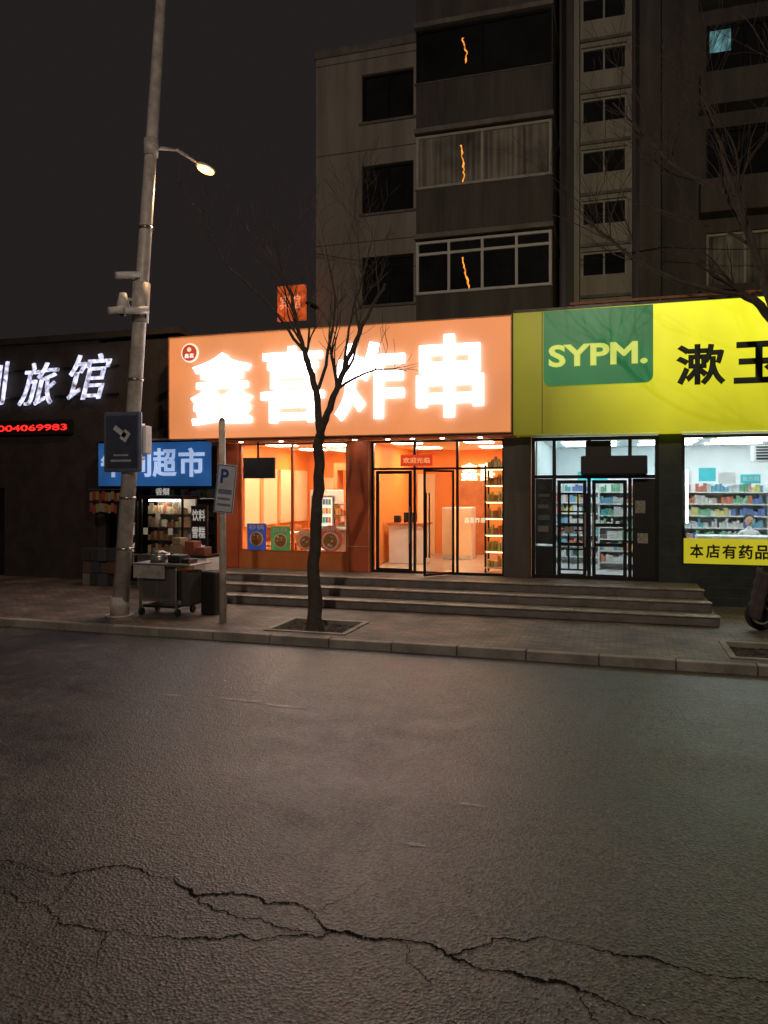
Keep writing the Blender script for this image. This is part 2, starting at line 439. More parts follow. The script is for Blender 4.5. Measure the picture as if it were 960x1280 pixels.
boxes('wall_panels', [(-8.77, -8.7, .8 + i * 1.05, 1.6 + i * 1.05, FL + .9, 2.9) for i in range(4)], cream, shop)
boxes('wall_panels_back', [(-8.4, -7.9, 4.93, 4.99, 1.2, 2.7), (-5.4, -4.9, 4.93, 4.99, FL, 2.8)], cream, shop)
boxes('inner_arch', [(-7.55, -7.45, 3.9, 4.4, FL, 2.9), (-6.75, -6.65, 3.9, 4.4, FL, 2.9), (-7.55, -6.65, 3.9, 4.4, 2.902, 3.1)], M['orangep'], shop)
mb = root('menu_board')
box('panel', -6.6, -5.75, 4.9, 4.97, 1.9, 2.9, emis('menu_board', (1, .50, .2), 1.0, .5, 7), mb)
boxes('menu_rows', [(-6.5, -5.85, 4.88, 4.895, 2.0 + i * .13, 2.05 + i * .13) for i in range(6)], M['white'], mb)
attr = attr_mat('goods')
ft = root('drinks_fridge')
box('fridge_case', -7.85, -7.1, 2.9, 3.5, FL, 2.35, M['white'], ft, .02)
frame('fridge_door', -7.8, -7.15, FL + .15, 2.2, 2.86, .05, .04, M['steel'], ft)
box('fridge_light', -7.74, -7.21, 2.88, 2.895, FL + .2, 2.15, emis('fridge_light', (1, .93, .8), .8, .3, 9), ft)
gb, gc = [], []
for i in range(5):
    for k in range(6):
        gb.append((-7.7 + k * .08, -7.64 + k * .08, 2.83, 2.858, 1.0 + i * .24, 1.15 + i * .24)); gc.append(rnd.choice([(.8, .2, .1), (.1, .5, .2), (.8, .7, .2), (.2, .3, .7)]))
boxes('bottles', gb, attr, ft, 0, gc)
ct = root('serving_counter')
boxes('counter_body', [(-7.0, -5.75, 2.2, 2.9, FL, 1.35)], M['steel'], ct, .02)
boxes('counter_top', [(-7.05, -5.7, 2.1, 2.95, 1.352, 1.40)], M['white'], ct)
frame('counter_case', -6.95, -5.8, 1.402, 2.0, 2.25, .03, .5, M['steel'], ct, trans=(1.7,))
gb, gc = [], []
for k in range(26):
    x = -6.9 + (k % 13) * .085; z = 1.43 if k < 13 else 1.72
    h = rnd.uniform(.08, .2); gb.append((x, x + .07, 2.3, 2.4, z, z + h)); gc.append(rnd.choice([(.7, .2, .08), (.8, .5, .15), (.75, .7, .6), (.3, .12, .05), (.8, .3, .1)]))
boxes('food_trays', gb, attr, ct, 0, gc)
tb = root('dining_table')
boxes('top', [(-8.3, -7.6, 1.0, 1.7, FL + .73, FL + .76)], M['white'], tb, .01)
boxes('legs', [(-7.98, -7.92, 1.3, 1.36, FL, FL + .73)], M['alu'], tb)
for cy_ in (.75, 1.75):
    ch_ = root('dining_chair')
    boxes('seat', [(-8.15, -7.75, cy_, cy_ + .38, FL + .43, FL + .47)], M['orangep'], ch_, .01)
    yb = cy_ if cy_ < 1 else cy_ + .35
    boxes('back', [(-8.15, -7.75, yb, yb + .03, FL + .55, FL + .9)], M['orangep'], ch_, .01)
    boxes('legs', [(x_, x_ + .03, y_, y_ + .03, FL, FL + .43) for x_ in (-8.15, -7.78) for y_ in (cy_, cy_ + .35)], M['alu'], ch_)
c2 = root('cashier_counter')
boxes('counter_front', [(-5.35, -4.45, 1.9, 2.5, FL, 1.5)], M['white'], c2, .02)
boxes('counter_top', [(-5.4, -4.4, 1.85, 2.55, 1.502, 1.55)], M['orangep'], c2)
boxes('till', [(-5.0, -4.7, 2.0, 2.2, 1.552, 1.8), (-5.25, -5.1, 2.0, 2.15, 1.552, 1.72)], M['black'], c2, .01)
c3 = root('storage_cabinet')
boxes('cabinet', [(-4.35, -3.55, 3.4, 3.9, FL, 1.9)], M['white'], c3, .02)
boxes('cabinet_doors', [(-4.32, -3.97, 3.37, 3.395, FL + .1, 1.85), (-3.93, -3.58, 3.37, 3.395, FL + .1, 1.85)], cream, c3)
boxes('kitchen_door', [(-4.3, -3.5, 4.95, 4.99, FL, 2.6)], mat('door_wood', (.5, .17, .05), .5), shop)
shf = root('display_shelf')
boxes('posts', [(-2.75, -2.71, .5, .54, FL, 2.9), (-2.05, -2.01, .5, .54, FL, 2.9), (-2.75, -2.71, .9, .94, FL, 2.9), (-2.05, -2.01, .9, .94, FL, 2.9)], M['alu'], shf)
sb, gb, gc = [], [], []
for i in range(7):
    z = FL + .1 + i * .36; sb.append((-2.75, -2.0, .48, .96, z, z + .025))
    for k in range(9):
        x = -2.7 + k * .075; h = rnd.uniform(.12, .26)
        gb.append((x, x + .06, .55, .7, z + .026, z + .026 + h)); gc.append(rnd.choice([(.85, .6, .12), (.9, .75, .3), (.8, .25, .08), (.85, .8, .6), (.6, .4, .1)]))
boxes('shelves', sb, M['white'], shf); boxes('goods', gb, attr, shf, 0, gc)
boxes('shelf_lights', [(-2.72, -2.03, .5, .52, FL + .1 + i * .36 - .015, FL + .1 + i * .36 - .003) for i in range(1, 7)], emis('shelf_led', (1, .7, .25), 12, 0), shf)
redsign = emis('red_banner', (.9, .06, .02), .5, .1)
b1 = root('transom_banner'); box('panel', -4.5, -3.78, -.05, -.035, 2.88, 3.12, redsign, b1)
glyphs('lettering', '欢迎光临', -4.44, -3.84, 2.94, 3.06, -.056, mat('gold', (.9, .6, .2), .4, emit=(1, .6, .2), estr=.6), b1, .003)
wt = root('wall_lettering')
glyphs('lettering', '鑫喜', -4.15, -3.2, 2.6, 3.1, 4.9, emis('wall_letters', (1, .85, .6), 2.5, 0), wt, .02, .02)
glyphs('window_lettering', '鑫喜炸串', -3.1, -2.65, 1.65, 1.78, -.012, emis('vinyl', (1, .8, .5), .9, 0), wt, .002, .01)
tv = root('hanging_screen')
box('screen', -8.25, -7.45, -.16, -.1, 2.62, 3.1, mat('screen_back', (.05, .055, .065), .4), tv, .01)
box('bracket', -7.9, -7.86, -.14, -.11, 3.1, 3.45, M['alu'], tv)
stk = root('window_stickers')
bowlm = mat('bowl_photo', (.8, .74, .62), .5); foodm = mat('food_photo', (.55, .16, .04), .5, 0, .8, 40); garn = mat('garnish_photo', (.15, .35, .06), .5, 0, .6, 40)
def sticker(x0, x1, z0, z1, bgc, txt, rnd_=False):
    cx, cz = (x0 + x1) / 2, (z0 + z1) / 2; W = (x1 - x0)
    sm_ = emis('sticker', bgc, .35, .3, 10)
    if rnd_: disc('sticker_disc', (cx, -.04, cz), W * .52, sm_, stk, 'Y', .006)
    else: box('sticker_panel', x0, x1, -.045, -.038, z0, z1, sm_, stk)
    disc('bowl', (cx, -.05, cz - .05), W * .36, bowlm, stk, 'Y', .006)
    disc('food', (cx, -.056, cz - .05), W * .29, foodm, stk, 'Y', .006)
    R = random.Random(int(W * 1000))
    for k in range(11):
        a = R.uniform(0, 6.3); q = R.uniform(.03, .22) * W
        disc('garnish', (cx + math.cos(a) * q, -.061 - k * .0006, cz - .05 + math.sin(a) * q), W * R.uniform(.03, .06), (garn, bowlm, foodm)[k % 3], stk, 'Y', .003, 9)
    glyphs('caption', txt, x0 + .05, x1 - .05, z1 - .14, z1 - .03, -.062, M['white'], stk, .002, .01)
sticker(-8.2, -7.72, .97, 1.58, (.05, .10, .42), '砂锅')
sticker(-7.6, -7.12, .97, 1.52, (.10, .34, .08), '麻辣')
sticker(-6.97, -6.50, .98, 1.48, (.75, .22, .08), '米线', True)
sticker(-6.42, -5.85, .97, 1.56, (.55, .08, .04), '炸串拌饭', True)

# big orange sign
sg = root('restaurant_sign')
orange = emis('orange_lightbox', (1.0, 0.32, 0.10), .74, .14, .5, .4, (.20, .15, .12))
box('sign_panel', -9.91, -2.03, -.60, -.50, 3.53, 5.87, orange, sg)
frame('sign_trim', -9.93, -2.01, 3.51, 5.89, -.63, .025, .20, mat('sign_trim', (.5, .25, .12), .4, .3), sg)
boxes('sign_backing', [(-9.90, -2.04, -.49, -.02, 3.55, 5.85)], M['concrete'], sg)
lw = emis('white_led_letters', (1.0, .94, .96), 6.0, .0)
for ch, a, b, z0, z1, bo in (('鑫', -9.30, -7.76, 3.83, 5.45, .013), ('喜', -7.54, -6.05, 3.84, 5.50, .016), ('炸', -5.79, -4.24, 3.84, 5.50, .026), ('串', -3.98, -2.58, 3.86, 5.56, .026)):
    glyphs('letter', ch, a, b, z0, z1, -.66, lw, sg, .05, bo)
disc('logo_ring', (-9.36, -.62, 5.50), .22, mat('logo_ring', (.8, .7, .6), .5, emit=(1, .8, .7), estr=.9), sg, 'Y', .02)
disc('logo_disc', (-9.36, -.64, 5.50), .185, mat('logo_red', (.35, .05, .03), .5, emit=(.5, .07, .03), estr=.7), sg, 'Y', .02)
glyphs('logo_text', '鑫喜', -9.48, -9.24, 5.38, 5.48, -.655, emis('logo_white', (1, .9, .85), 1.2, 0), sg, .003)
disc('logo_mark', (-9.36, -.655, 5.57), .05, mat('logo_mark', (.9, .5, .3), .5, emit=(1, .6, .4), estr=1), sg, 'Y', .01)

# steps
st = root('entrance_steps')
boxes('risers', [(-8.72, 1.62, -2.5, 0.0, .124, .262), (-8.66, 1.56, -1.9, -.001, .263, .405), (-8.6, 1.5, -1.3, -.002, .406, .547)], M['granite'], st, .01)
ns = []
for (x0, x1, y0, z0) in ((-8.74, 1.64, -2.53, .264), (-8.68, 1.58, -1.93, .407), (-8.62, 1.52, -1.33, .549)):
    x = x0
    while x < x1 - .01:
        xe = min(x + 1.15, x1); ns.append((x, xe - .006, y0 + rnd.uniform(-.004, .004), y0 + .23, z0, z0 + .021)); x = xe
boxes('nosing', ns, mat('nosing_stone', (.27, .24, .21), .55, 0, .45, 3), st, .006)

# ---------------------------------------------------------------- PHARMACY
ph = root('pharmacy_building')
whitein = mat('pharmacy_white', (.8, .82, .82), .5, 0, .04)
tile = mat('dark_green_tile', (.045, .06, .055), .35, 0, .3, 5)
box('floor', -1.69, 8, .0, 6, .13, FL, mat('pharm_floor', (.6, .6, .6), .25, 0, .08), ph)
box('ceiling', -1.69, 8, .0, 6, 3.46, 3.56, whitein, ph)
box('back_wall', -1.69, 8, 4.5, 4.6, FL, 3.46, whitein, ph)
box('left_partition', -1.695, -1.6, .3, 4.5, FL, 3.46, whitein, ph)
box('right_wall', 7.9, 8.0, -.02, 6, .12, 3.9, tile, ph)
box('lintel', -1.69, 8, -.55, 0, 3.48, 3.9, M['concrete'], ph)
box('tile_base', 1.52, 8, -.1, .1, .12, .9, tile, ph)
box('tile_pier', .80, 1.22, -.1, .1, FL, 3.46, tile, ph)
box('tile_base_step', 1.22, 1.52, -.1, .1, FL, .9, tile, ph)
boxes('tile_joints', [(1.53, 7.9, -.104, -.1, .28 + i * .2, .286 + i * .2) for i in range(3)] + [(.81, 1.21, -.104, -.1, .8 + i * .3, .806 + i * .3) for i in range(9)], mat('grout', (.12, .13, .12), .8), ph)
frame('window_frame', 1.22, 5.5, .9, 3.44, -.05, .06, .1, M['alu'], ph, mull=(3.4,))
box('window_glass', 1.28, 5.44, .0, .01, .96, 3.38, M['glass'], ph)
box('tile_pier_right', 5.5, 7.9, -.1, .1, .9, 3.46, tile, ph)
frame('entry_frame', -1.68, .80, FL, 3.44, -.06, .07, .12, M['alu'], ph, mull=(-1.22, -.53, .26), trans=(2.63,))
boxes('entry_transom_glass', [(-1.6, -.6, .0, .01, 2.68, 3.36), (-.1, .74, .0, .01, 2.68, 3.36)], glass_mat('milky_glass', (.85, .92, .93)), ph)
boxes('entry_panels', [(-.6, -.1, -.02, .02, 2.67, 3.36), (-1.6, -1.26, -.03, .02, FL + .07, 1.2), (.31, .73, -.03, .02, FL + .07, 2.59)], M['black'], ph)
boxes('left_sidelight_film', [(-1.6, -1.26, -.03, .02, 1.25, 2.59)], mat('dark_film', (.05, .06, .06), .3, 0, .6, 5), ph)
boxes('sidelight_items', [(-1.55, -1.34 + .03 * (i % 2), -.05, -.035, 1.5 + i * .24, 1.62 + i * .22) for i in range(4)], attr, ph, 0, [(.3, .3, .28), (.12, .2, .24), (.25, .22, .18), (.2, .2, .2)])
box('air_curtain', -.68, .58, -.38, -.08, 2.66, 3.04, M['black'], ph, .03)
for a, b in ((-1.16, -.58), (-.47, .20)):
    frame('door_leaf', a, b, FL + .03, 2.56, -.04, .07, .05, M['alu'], ph, trans=(1.25, 1.65))
    box('door_glass', a + .07, b - .07, -.02, -.012, FL + .1, 2.49, M['glass'], ph)
frame('vestibule_screen', -1.16, -.58, FL + .1, 2.3, .6, .035, .04, M['alu'], ph, mull=(-.97, -.78), trans=(1.1, 1.5, 1.9))
boxes('door_notices', [(-1.02, -.82, -.062, -.058, 1.48, 1.60), (.40, .60, -.05, -.045, 1.3, 1.5), (.36, .55, -.05, -.045, 1.9, 2.15)], mat('notice', (.4, .38, .34), .6, 0, .5, 20), ph)
boxes('door_pull', [(-.62, -.59, -.10, -.07, 1.2, 1.9), (-.46, -.43, -.10, -.07, 1.2, 1.9)], M['steel'], ph)
lampc = emis('cool_ceiling_panel', (.88, .98, 1), 16, 0)
boxes('ceiling_lights', [(x, x + 1.2, y, y + .2, 3.43, 3.455) for x in (-1.2, .5, 2.0, 3.6, 5.2) for y in (.8, 2.0, 3.2)], lampc, ph)
box('led_tube', 1.30, 1.335, -.09, -.065, 1.72, 2.75, emis('led_tube', (.9, 1, 1), 9, 0), ph)
shp = root('pharmacy_shelving')
sb, gb, gc = [], [], []
cols = [(.85, .87, .87), (.8, .85, .9), (.85, .86, .84), (.85, .86, .85), (.25, .55, .75), (.15, .6, .6), (.85, .3, .2), (.9, .8, .3), (.3, .65, .4), (.85, .85, .8), (.8, .5, .5), (.2, .3, .65)]
for (x0, x1, yy) in ((-1.5, .9, 3.2), (1.0, 3.2, 2.3), (3.3, 7.6, 3.2), (-.4, .6, 1.9)):
    sb += [(x0, x0 + .04, yy, yy + .4, FL, 2.5), (x1 - .04, x1, yy, yy + .4, FL, 2.5), (x0, x1, yy + .36, yy + .4, FL, 2.5)]
    for i in range(7):
        z = FL + .15 + i * .265; sb.append((x0 + .04, x1 - .04, yy, yy + .36, z, z + .025))
        x = x0 + .06
        c = rnd.choice(cols)
        while x < x1 - .15:
            wd = rnd.uniform(.04, .1); h = rnd.uniform(.1, .2)
            if rnd.random() < .4: c = rnd.choice(cols)
            if rnd.random() > .06: gb.append((x, x + wd - .006, yy + .03, yy + .25, z + .026, z + .026 + h)); gc.append(c)
            x += wd
boxes('shelf_frames', sb, whitein, shp); boxes('medicine_boxes', gb, attr, shp, 0, gc)
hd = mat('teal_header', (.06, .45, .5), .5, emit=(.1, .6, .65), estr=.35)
boxes('header_cards', [(1.75, 2.1, 2.2, 2.22, 2.55, 2.85), (2.6, 3.0, 2.2, 2.22, 2.5, 2.7), (3.6, 4.3, 3.1, 3.12, 2.55, 2.85), (-.9, -.2, 3.1, 3.12, 2.55, 2.8)], hd, shp)
boxes('header_papers', [(2.15, 2.5, 2.18, 2.2, 2.5, 2.75), (1.2, 1.6, 2.18, 2.2, 2.5, 2.75)], M['white'], shp)
glyphs('header_text', '处方药', 2.64, 2.96, 2.55, 2.65, 2.19, M['white'], shp, .002, .01)
vent = root('air_conditioner_vent')
boxes('vent', [(2.75, 3.7, 1.5, 1.9, 2.95, 3.3)], M['white'], vent, .02)
boxes('slats', [(2.8, 3.65, 1.48, 1.5, 3.0 + i * .06, 3.03 + i * .06) for i in range(5)], M['alu'], vent)
cnt = root('pharmacy_counter')
boxes('counter', [(1.6, 4.4, .9, 1.4, FL, 1.42)], whitein, cnt, .02)
bn = root('pharmacy_window_banner')
yel = emis('yellow_banner', (.80, .72, .03), .5, .08)
box('panel', 1.26, 5.0, -.075, -.062, .93, 1.42, yel, bn)
ink = mat('black_ink', (.02, .02, .02), .5)
for i, ch in enumerate('本店有药品售销全'):
    glyphs('character', ch, 1.37 + i * .29, 1.62 + i * .29, 1.04, 1.31, -.08, ink, bn, .003, .028)

psg = root('pharmacy_sign')
def yellow_sign():
    m, nt, b = new_mat('yellow_lightbox')
    tc = nt.nodes.new('ShaderNodeTexCoord')
    L = nt.links.new
    sx = nt.nodes.new('ShaderNodeSeparateXYZ'); L(tc.outputs['Object'], sx.inputs[0])
    def mr(src, *v):
        r = nt.nodes.new('ShaderNodeMapRange')
        for k, q in zip(('From Min', 'From Max', 'To Min', 'To Max'), v): r.inputs[k].default_value = q
        L(src, r.inputs['Value']); return r.outputs[0]
    def mul(a, b_):
        x = nt.nodes.new('ShaderNodeMath'); x.operation = 'MULTIPLY'; L(a, x.inputs[0]); L(b_, x.inputs[1]); return x.outputs[0]
    n = nt.nodes.new('ShaderNodeTexNoise'); n.inputs['Scale'].default_value = .8; L(tc.outputs['Object'], n.inputs['Vector'])
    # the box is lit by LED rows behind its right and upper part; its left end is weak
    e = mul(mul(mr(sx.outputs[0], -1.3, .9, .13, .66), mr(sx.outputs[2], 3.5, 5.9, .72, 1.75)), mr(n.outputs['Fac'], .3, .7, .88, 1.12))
    b.inputs['Base Color'].default_value = (.28, .27, .03, 1); b.inputs['Roughness'].default_value = .35
    b.inputs['Emission Color'].default_value = (.90, .86, .025, 1)
    L(e, b.inputs['Emission Strength'])
    return m
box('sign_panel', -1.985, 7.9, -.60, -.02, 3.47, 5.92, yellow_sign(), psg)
boxes('panel_seams', [(x, x + .012, -.604, -.6, 3.48, 5.91) for x in (-1.42, 3.02, 5.4)], mat('seam', (.1, .1, .02), .6), psg)
boxes('top_trim', [(-1.985, 7.9, -.63, -.02, 5.923, 5.97)], M['alu'], psg)
boxes('top_pipe', [(-.9, 7.9, -.2, -.14, 6.1, 6.15)] + [(x, x + .04, -.19, -.15, 5.97, 6.1) for x in (-.8, .8, 2.4, 4)], mat('orange_pipe', (.45, .16, .04), .5), psg)
grn = emis('green_lightbox', (.025, .21, .07), .6, .15, 1.2)
g = box('green_panel', -1.38, .67, -.66, -.606, 4.42, 5.90, grn, psg, .0)
gm = g.modifiers.new('b', 'BEVEL'); gm.width = .14; gm.segments = 5; gm.affect = 'EDGES'; gm.limit_method = 'WEIGHT'
bw = g.data.attributes.new('bevel_weight_edge', 'FLOAT', 'EDGE')
for e in g.data.edges:
    a, b_ = (g.data.vertices[i].co for i in e.vertices)
    if abs(a.z - b_.z) < 1e-4 and abs(a.x - b_.x) < 1e-4 and a.z < 5: bw.data[e.index].value = 1
glyphs('latin_lettering', 'SYPM.', -1.28, .57, 4.78, 5.22, -.68, emis('yellow_letters', (.70, .78, .14), .8, 0), psg, .015, .03)
dk = mat('dark_letters', (.03, .05, .03), .5)
for ch, a, b in (('漱', 1.08, 1.94), ('玉', 2.08, 2.94), ('平', 3.1, 3.95), ('民', 4.1, 4.95)):
    glyphs('character', ch, a, b, 4.33, 5.1, -.64, dk, psg, .03, .026)
box('sign_end_plate', -2.0, -1.988, -.64, -.02, 3.46, 5.94, M['alu'], psg)

# ---------------------------------------------------------------- apartment tower behind
ap = root('apartment_building')
Z0 = 5.3
ops = [(-7.74, -6.04, 8.19 + i * 2.9, 9.72 + i * 2.9) for i in range(3)]
wall('left_block_wall', -9.3, -5.3, Z0, 16.25, 6.9, .3, ops, M['plaster'], ap)
for o in ops:
    frame('window_frame', *o, 7.02, .06, .07, M['alu'], ap, mull=(-6.9,)); box('window_pane', o[0], o[1], 7.08, 7.1, o[2], o[3], M['dglass'], ap)
    box('window_sill', o[0] - .08, o[1] + .08, 6.82, 7.0, o[2] - .08, o[2] - .003, M['concrete'], ap)
box('left_block_side', -9.3, -9.0, 7.2, 16, Z0, 16.25, M['plaster'], ap)
box('left_block_parapet', -9.36, -5.24, 6.84, 7.3, 16.253, 16.5, M['concrete'], ap)
boxes('panel_joints', [(-9.3, -5.3, 6.894, 6.9, z, z + .03) for z in (7.3, 10.2, 13.1, 16.0)], M['plaster2'], ap)
bx0, bx1, by = -5.28, -1.62, 4.3
streak = emis('lamp_reflection_orange', (1, .32, .04), 1.3, .5, 6)  # glowing colour standing in for street lamp reflections in the balcony panes
for i in range(5):
    zs = 7.72 + 2.9 * i
    box('balcony_parapet', bx0, bx1, by, by + .12, zs - 1.25, zs - .02, M['plaster2'], ap)
    box('balcony_slab', bx0 - .05, bx1 + .05, by - .08, 6.9, zs - 1.38, zs - 1.253, M['concrete'], ap)
    frame('balcony_glazing', bx0, bx1, zs, zs + 1.45, by, .07, .08, M['white'] if i == 0 else (M['white2'] if i == 1 else M['alu']), ap,
          mull=[bx0 + (bx1 - bx0) * k / 4 for k in ((1, 2, 3) if i == 0 else (2,))], trans=(zs + 1.1,) if i == 0 else ())
    box('balcony_glass', bx0 + .02, bx1 - .02, by + .06, by + .07, zs + .05, zs + 1.4, M['curtain'] if i == 1 else M['dglass'], ap)
    boxes('balcony_sides', [(bx0 - .02, bx0 + .1, by + .12, 6.9, zs - 1.25, zs + 1.5), (bx1 - .1, bx1 + .02, by + .12, 6.9, zs - 1.25, zs + 1.5)], M['plaster2'], ap)
    box('sill_strip', bx0 - .04, bx1 + .04, by - .05, by + .1, zs - .02, zs - .002, M['white2'] if i < 2 else M['concrete'], ap)
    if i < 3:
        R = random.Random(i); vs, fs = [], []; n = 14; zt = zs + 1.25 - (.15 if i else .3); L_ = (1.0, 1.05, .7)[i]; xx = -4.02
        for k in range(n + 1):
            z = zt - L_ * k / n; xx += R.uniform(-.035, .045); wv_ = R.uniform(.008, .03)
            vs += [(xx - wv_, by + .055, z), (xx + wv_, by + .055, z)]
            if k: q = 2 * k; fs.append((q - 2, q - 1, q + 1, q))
        me = bpy.data.meshes.new('lamp_reflection_streak'); me.from_pydata(vs, [], fs); add('lamp_reflection_streak', me, streak, ap)  # window reflection of a lamp, shaped as a jagged emissive strip
box('center_wall', -5.3, -1.5, 6.9, 7.2, Z0, 22, M['plaster2'], ap)
sw = mat('stair_render', (.44, .41, .35), .9, 0, .25, 1, .2, 14, streak=True)
ops = [(-.95, .28, 6.4 + i * 1.45 + .55, 6.4 + i * 1.45 + 1.25) for i in range(11)]
wall('stair_wall', -1.1, .42, Z0, 23, 6.3, .25, ops, sw, ap)
for o in ops:
    frame('stair_window', *o, 6.4, .05, .06, M['white2'], ap, mull=((o[0] + o[1]) / 2,)); box('stair_pane', o[0], o[1], 6.46, 6.48, o[2], o[3], M['dglass'], ap)
    box('stair_spandrel', -1.08, .40, 6.22, 6.298, o[3] + .12, o[3] + .2, M['concrete'], ap)
boxes('stair_piers', [(-1.5, -1.12, 5.7, 6.9, Z0, 23), (.44, 1.15, 5.9, 6.9, Z0, 23)], M['plaster2'], ap)
boxes('light_pier', [(-1.12, -.98, 5.65, 6.2, Z0, 23)], sw, ap)
boxes('downpipe', [(-1.45, -1.33, 5.58, 5.69, Z0, 22), (.5, .6, 5.79, 5.89, Z0, 22)], M['black'], ap)
ops = [(x, x + 2.0, 8.0 + i * 2.9, 9.5 + i * 2.9) for i in range(5) for x in (2.4, 5.6, 9.0)]
wall('right_block_wall', 1.15, 14, Z0, 22, 6.9, .3, ops, M['plaster2'], ap)
for k, o in enumerate(ops):
    frame('window_frame', *o, 7.0, .07, .07, M['white2'] if k < 3 else M['alu'], ap, mull=((o[0] + o[1]) / 2,))
    box('window_pane', o[0], o[1], 7.08, 7.1, o[2], o[3], M['curtain'] if k % 4 == 0 else M['dglass'], ap)
boxes('right_balconies', [(2.2, 4.7, 6.3, 6.9, 7.0 + i * 2.9, 7.9 + i * 2.9) for i in range(5)], M['plaster2'], ap)
box('lit_window', 2.5, 3.05, 7.06, 7.075, 14.6, 15.2, emis('lit_room', (.16, .38, .42), .4, .8, 4), ap)
os_ = root('corner_lightbox_sign')
box('box', -10.3, -9.36, 6.1, 6.25, 7.7, 8.8, emis('orange_red_box', (1, .15, .03), .40, .6, 5), os_)
glyphs('lettering', '宾馆', -10.2, -9.5, 8.05, 8.5, 6.08, emis('sign_lt', (1, .4, .2), .7, .3, 5), os_, .01)
box('bracket', -9.36, -9.2, 6.15, 6.95, 8.2, 8.26, M['alu'], os_)

# ---------------------------------------------------------------- hotel + small supermarket on the left
ht = root('hotel_building')
brick = mat('dark_brick', (.04, .032, .03), .9, 0, .4, 2, .4, 18)
wall('front_wall', -30, -12.3, .12, 6.1, .0, .3, [(-16.2, -15.2, .12, 2.4), (-20, -17.5, 1.0, 2.6), (-26, -23, 1.0, 2.6)], brick, ht)
box('upper_front', -12.3, -8.96, 0, .3, 3.6, 6.0, brick, ht)
box('cornice', -30, -9.96, -.12, .4, 6.103, 6.25, brick, ht)
box('roof', -30, -9.0, .3, 8, 5.8, 6.05, M['concrete'], ht)
boxes('window_panes', [(-20, -17.5, .2, .22, 1.0, 2.6), (-26, -23, .2, .22, 1.0, 2.6), (-16.2, -15.2, .2, .22, .12, 2.4)], M['dglass'], ht)
box('back_wall', -30, -9, 7.9, 8.1, .12, 5.8, brick, ht)
hs = root('hotel_sign')
blu = emis('blue_white_led', (.72, .74, 1), .95, .95, 7)
glyphs('character', '到', -15.95, -14.95, 4.55, 5.66, -.12, blu, hs, .03, .0, .2)
glyphs('character', '旅', -14.66, -13.4, 4.50, 5.58, -.12, blu, hs, .03, .0, .3)
glyphs('character', '馆', -13.15, -11.85, 4.6, 5.72, -.12, blu, hs, .03, .0, .3)
boxes('sign_rails', [(-17, -11.7, -.06, -.02, 4.7, 4.74), (-17, -11.7, -.06, -.02, 5.4, 5.44)], M['alu'], hs)
rl = root('red_led_sign')
box('housing', -17.5, -13.05, -.12, -.002, 3.76, 4.12, M['black'], rl)
glyphs('led_digits', '电话：18004069983', -17.2, -13.15, 3.84, 4.04, -.13, emis('red_led', (1, .02, .015), 2.0, .6, 16), rl, .004, .016)
sm = root('supermarket_building')
box('back_wall', -12.3, -8.96, 3.0, 3.1, .12, 3.6, brick, sm)
box('left_jamb', -12.3, -12.1, -.05, 3.0, .12, 3.6, brick, sm)
box('ceiling', -12.1, -8.96, .0, 3.0, 3.5, 3.6, M['concrete'], sm)
frame('shop_front', -12.1, -9.0, .12, 2.45, .0, .08, .1, M['alu'], sm, mull=(-11.1, -10.1), trans=(1.9,))
box('glass', -12.05, -9.05, .03, .04, .2, 2.4, glass_mat('dusky_glass', (.5, .47, .42)), sm)
ss = root('supermarket_sign')
bluem = emis('blue_sign', (.025, .12, .36), .5, .3, 1.0)
box('panel', -12.04, -9.0, -.36, -.28, 2.45, 3.48, bluem, ss)
for ch, a, b in (('午', -11.95, -11.25), ('间', -11.2, -10.55), ('超', -10.5, -9.86), ('市', -9.8, -9.12)):
    glyphs('character', ch, a, b, 2.66, 3.34, -.39, emis('sign_white', (.5, .66, 1), .6, .25), ss, .02, .024)
box('trim', -12.06, -8.98, -.34, -.0, 3.483, 3.53, M['alu'], ss)
boxes('goods_inside', [(-11.9, -9.2, 1.5, 1.9, .3 + i * .45, .34 + i * .45) for i in range(5)], M['white'], sm)
gb, gc = [], []
for i in range(5):
    x = -11.85
    while x < -9.3:
        wd = rnd.uniform(.08, .2); gb.append((x, x + wd - .01, 1.52, 1.7, .345 + i * .45, .345 + i * .45 + rnd.uniform(.15, .35))); gc.append(rnd.choice(cols)); x += wd
boxes('shelf_goods', gb, attr, sm, 0, gc)
box('ceiling_lamp', -10.8, -10.0, 1.0, 1.15, 3.44, 3.49, emis('dim_tube', (1, .85, .6), 7, 0), sm)

ks = root('snack_kiosk')
boxes('board_left', [(-11.05, -10.5, -1.0, -.94, .75, 2.1)], M['black'], ks)
boxes('board_right', [(-9.1, -8.7, -1.0, -.94, .75, 2.0)], M['black'], ks)
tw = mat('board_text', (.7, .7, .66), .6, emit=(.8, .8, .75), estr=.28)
for i, s in enumerate(('槟榔', '糖酒', '日杂')): glyphs('text', s, -10.98, -10.56, 1.72 - i * .40, 2.02 - i * .40, -1.01, tw, ks, .003, .02)
for i, s in enumerate(('饮料', '雪糕', '冷存')): glyphs('text', s, -9.07, -8.74, 1.66 - i * .38, 1.92 - i * .38, -1.01, tw, ks, .003, .02)
boxes('case_frame', [(-10.35, -10.31, -1.1, -1.06, .9, 2.15), (-9.29, -9.25, -1.1, -1.06, .9, 2.15), (-10.35, -10.31, -.5, -.46, .9, 2.15), (-9.29, -9.25, -.5, -.46, .9, 2.15), (-10.38, -9.22, -1.13, -.43, 2.152, 2.22)], M['alu'], ks)
boxes('case_base', [(-10.4, -9.2, -1.15, -.4, .124, .9)], M['steel'], ks, .01)
box('case_light', -10.2, -9.4, -.99, -.95, 2.1, 2.14, emis('case_tube', (1, .84, .6), 20, 0), ks)
